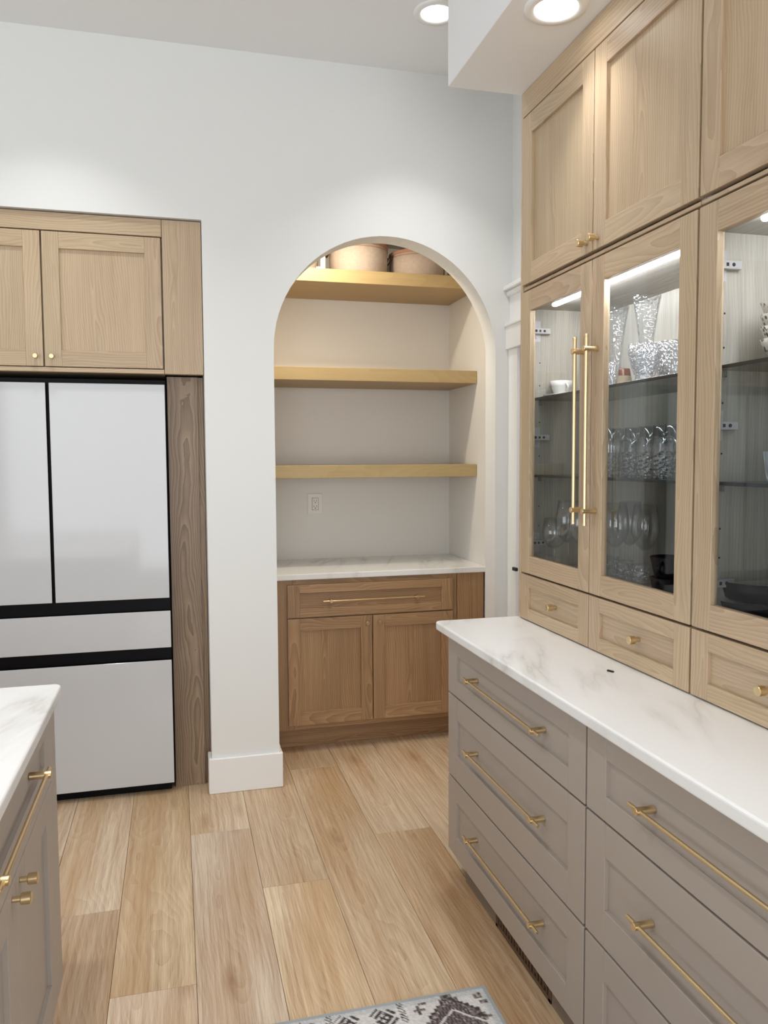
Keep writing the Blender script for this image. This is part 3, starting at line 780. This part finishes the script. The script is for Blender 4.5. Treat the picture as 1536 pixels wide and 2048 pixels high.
# vases
def vase(at, label):
    v = MB().lathe([(.0005, 0), (.030, 0), (.032, .006), (.022, .03), (.019, .05), (.020, .10), (.024, .16), (.032, .22), (.0425, .278), (.041, .279), (.030, .22), (.022, .16), (.017, .10), (.016, .06), (.0005, .05)], (0, 0, 0), 32).build('crystal_vase', 'vase_crystal')
    tag(v, label, 'vase', 'tall crystal vases'); v.location = at; return v
v1 = vase((1.40, ray_y(1289, 1.40), S1), 'tall flared crystal vase behind the cut bowls on the upper glass shelf')
v2 = v1.copy(); COL.objects.link(v2); v2.location = (1.40, ray_y(1228, 1.40), S1); v2['label'] = 'dimmer tall crystal vase, the one further back behind the amber cup'
def bowl(name, prof, mat, label, at, group=None, cat='bowl', n=36):
    o = MB().lathe(prof, (0, 0, 0), n).build(name, mat); tag(o, label, cat, group); o.location = at; return o
bowl('crystal_bowl', [(.0005, 0), (.030, 0), (.032, .008), (.026, .016), (.040, .05), (.047, .085), (.046, .108), (.043, .108), (.044, .085), (.036, .05), (.022, .024), (.0005, .022)], 'cut_crystal', 'footed cut crystal bowl below the tall vase on the upper glass shelf', (1.30, ray_y(1287, 1.30), S1), 'cut crystal bowls')
bowl('crystal_bowl', [(.0005, 0), (.040, 0), (.042, .006), (.060, .05), (.066, .10), (.066, .122), (.063, .122), (.062, .10), (.056, .05), (.038, .010), (.0005, .010)], 'cut_crystal', 'large cut crystal bowl beside the door stile on the upper glass shelf', (1.42, ray_y(1350, 1.42), S1), 'cut crystal bowls')
bowl('crystal_bowl', [(.0005, 0), (.022, 0), (.024, .006), (.032, .04), (.035, .085), (.033, .085), (.030, .04), (.021, .010), (.0005, .010)], 'cut_crystal', 'small crystal bowl behind the brass handles on the upper glass shelf', (1.30, ray_y(1214, 1.30), S1), 'cut crystal bowls')
c = thing('amber_cup', (1.385, ray_y(1243, 1.385), S1), 'upturned cup with a reddish brown band on the upper glass shelf', 'cup')
MB().lathe([(.034, 0), (.0345, .004), (.0265, .046), (.0265, .047)], tuple(c.location), 28).build('body', 'tan_glaze', c)
MB().lathe([(.0265, .047), (.023, .066), (.022, .070), (.0005, .070)], tuple(c.location), 28).build('band', 'amber_glaze', c)
x, = (1.32,); yc = ray_y(1121, x)
cp = thing('tea_cup', (x, yc, S1+.006), 'white tea cup on a saucer at the left of the upper glass shelf', 'cup')
MB().lathe([(.0005, 0), (.020, 0), (.022, .004), (.034, .03), (.040, .052), (.038, .052), (.032, .03), (.020, .006), (.0005, .006)], (x, yc, S1+.006), 28).build('body', 'white_ceramic', cp)
MB().tube([(x+.006*0-.0, yc-.036-.016*math.sin(math.pi*i/8), S1+.022+.026*(i/8)) for i in range(9)], .003).build('handle', 'white_ceramic', cp)
bowl('saucer', [(.0005, 0), (.035, 0), (.060, .010), (.0595, .0115), (.035, .0045), (.0005, .0045)], 'white_ceramic', 'white saucer under the tea cup on the upper glass shelf', (x, yc+.004, S1), cat='saucer')
# middle shelf: tall glasses at the back, shorter cut tumblers in front
GT = 'tall cut glasses on the middle glass shelf'
p = tall_glass('highball_glass', .0305, .156, 'cut_tumbler', 'tall glass at the left of the back row on the middle glass shelf', GT, (1.40, ray_y(1222, 1.40), S2))
for px, x, lab in ((1243, 1.465, 'tall glass, second from the left in the back row on the middle shelf'), (1268, 1.455, 'tall glass, third from the left in the back row on the middle shelf'), (1298, 1.45, 'tall glass, fourth from the left in the back row on the middle shelf'), (1326, 1.45, 'tall glass, fifth from the left in the back row on the middle shelf'), (1350, 1.44, 'tall glass at the right end of the back row, beside the door stile')):
    q = p.copy(); COL.objects.link(q); q.location = (x, ray_y(px, x), S2); q['label'] = lab
GS = 'short cut tumblers on the middle glass shelf'
p = tall_glass('tumbler', .0285, .112, 'cut_tumbler', 'short cut tumbler at the left of the front row on the middle glass shelf', GS, (1.33, ray_y(1262, 1.33), S2))
for px, x, lab in ((1294, 1.30, 'short cut tumbler in the middle of the front row on the middle glass shelf'), (1326, 1.295, 'short cut tumbler right of the middle in the front row on the middle shelf'), (1352, 1.38, 'short cut tumbler half behind the door stile on the middle glass shelf')):
    q = p.copy(); COL.objects.link(q); q.location = (x, ray_y(px, x), S2); q['label'] = lab
# stemware on the cabinet floor
def wine(at, label):
    w = thing('wine_glass', (0, 0, 0), label, 'glass', 'wine glasses behind the glass doors')
    MB().lathe([(.004, .100), (.012, .103), (.032, .125), (.0435, .158), (.043, .185), (.034, .247), (.0332, .247), (.042, .185), (.0425, .158), (.031, .127), (.011, .106), (.0005, .105)], (0, 0, 0), 30).build('bowl', 'clear_glass', w)
    MB().lathe([(.0045, .004), (.0034, .012), (.003, .09), (.005, .102)], (0, 0, 0), 14).build('stem', 'clear_glass', w)
    MB().lathe([(.0005, 0), (.036, 0), (.036, .0015), (.012, .004), (.0005, .005)], (0, 0, 0), 30).build('foot', 'clear_glass', w)
    w.location = at; return w
w0 = wine((1.30, ray_y(1138, 1.30), S0), 'wine glass standing before the others behind the far glass door')
for px, x, s, lab in ((1110, 1.285, 1, 'lower wine glass nearest the hinges behind the far glass door'), (1166, 1.30, 1, 'wine glass just behind the lower end of the brass handles'), (1233, 1.38, 1, 'wine glass at the left, behind the second glass door'), (1262, 1.46, 1, 'wine glass at the back between two others, second glass door'), (1293, 1.42, 1, 'wine glass nearest the black mugs, behind the second glass door')):
    q = dup(w0, (x, ray_y(px, x), S0), 0.3, lab)
    if px == 1110: q.scale = (1, 1, .74)
GL = 'short cut glasses on the cabinet floor'
p = tall_glass('rocks_glass', .027, .082, 'cut_tumbler', 'short cut glass at the left of the row on the cabinet floor', GL, (1.315, ray_y(1222, 1.315), S0))
for px, x, lab in ((1252, 1.31, 'short cut glass in the middle of the row on the cabinet floor'), (1286, 1.305, 'short cut glass beside the black mugs on the cabinet floor')):
    q = p.copy(); COL.objects.link(q); q.location = (x, ray_y(px, x), S0); q['label'] = lab
def mug(at, label, rz):
    m = thing('black_mug', (0, 0, 0), label, 'mug', 'stacked black mugs')
    MB().lathe([(.0005, 0), (.036, 0), (.038, .004), (.050, .058), (.048, .058), (.036, .008), (.0005, .007)], (0, 0, 0), 30).build('body', 'black_ceramic', m)
    MB().tube([(.042+.028*math.sin(math.pi*i/10), 0, .012+.036*i/10) for i in range(11)], .0045).build('handle', 'black_ceramic', m)
    m.location = at; m.rotation_euler = (0, 0, rz); return m
mx = 1.325; my = ray_y(1341, mx)
m0 = mug((mx, my, S0), 'lower of two stacked black mugs beside the short cut glasses', math.radians(200))
dup(m0, (mx, my, S0+.0585), math.radians(215), 'upper of two stacked black mugs beside the short cut glasses')
# second cabinet
bx = 1.345; by = ray_y(1577, bx)
prof = [(.0005, 0), (.034, 0), (.036, .005), (.056, .028), (.066, .052), (.0635, .052), (.053, .03), (.034, .009), (.0005, .008)]
b0 = None
for i, lab in enumerate(('speckled bowl at the bottom of its stack', 'speckled bowl second from the bottom of its stack', 'speckled bowl third from the bottom of its stack', 'speckled bowl on top of its stack')):
    at = (bx, by, S1+i*.0275)
    if b0 is None: b0 = bowl('speckled_bowl', prof, 'speckled_glaze', lab, at, 'speckled bowls stacked on the upper glass shelf')
    else:
        q = b0.copy(); COL.objects.link(q); q.location = at; q['label'] = lab; q.rotation_euler = (0, 0, i*1.3)
bowl('grey_cup', [(.0005, 0), (.030, 0), (.032, .004), (.040, .070), (.038, .070), (.030, .008), (.0005, .008)], 'marbled_grey', 'grey marbled cup at the right edge on the middle glass shelf', (1.31, ray_y(1566, 1.31), S2), cat='cup')
bowl('black_bowl', [(.0005, 0), (.080, 0), (.095, .010), (.108, .045), (.105, .045), (.090, .014), (.0005, .010)], 'black_ceramic', 'lower of two wide black bowls on the floor of the right-hand cabinet', (1.375, ray_y(1530, 1.375), S0), 'wide black bowls')
bowl('black_bowl', [(.0005, 0), (.080, 0), (.095, .010), (.108, .048), (.105, .048), (.090, .014), (.0005, .010)], 'black_ceramic', 'upper of two wide black bowls on the floor of the right-hand cabinet', (1.375, ray_y(1530, 1.375), S0+.0455), 'wide black bowls')
# dark scrap on the counter
tag(MB().prism([(1.120, 1.905), (1.128, 1.888), (1.133, 1.890), (1.126, 1.910)], .9143, .9185, .0005).build('plastic_scrap', 'iron_black', at=(1.126, 1.9, .9143)), 'tiny black scrap lying on the white countertop below the second small drawer', 'scrap')

for o in list(bpy.data.objects):
    if '_wo' in o: del o['_wo']
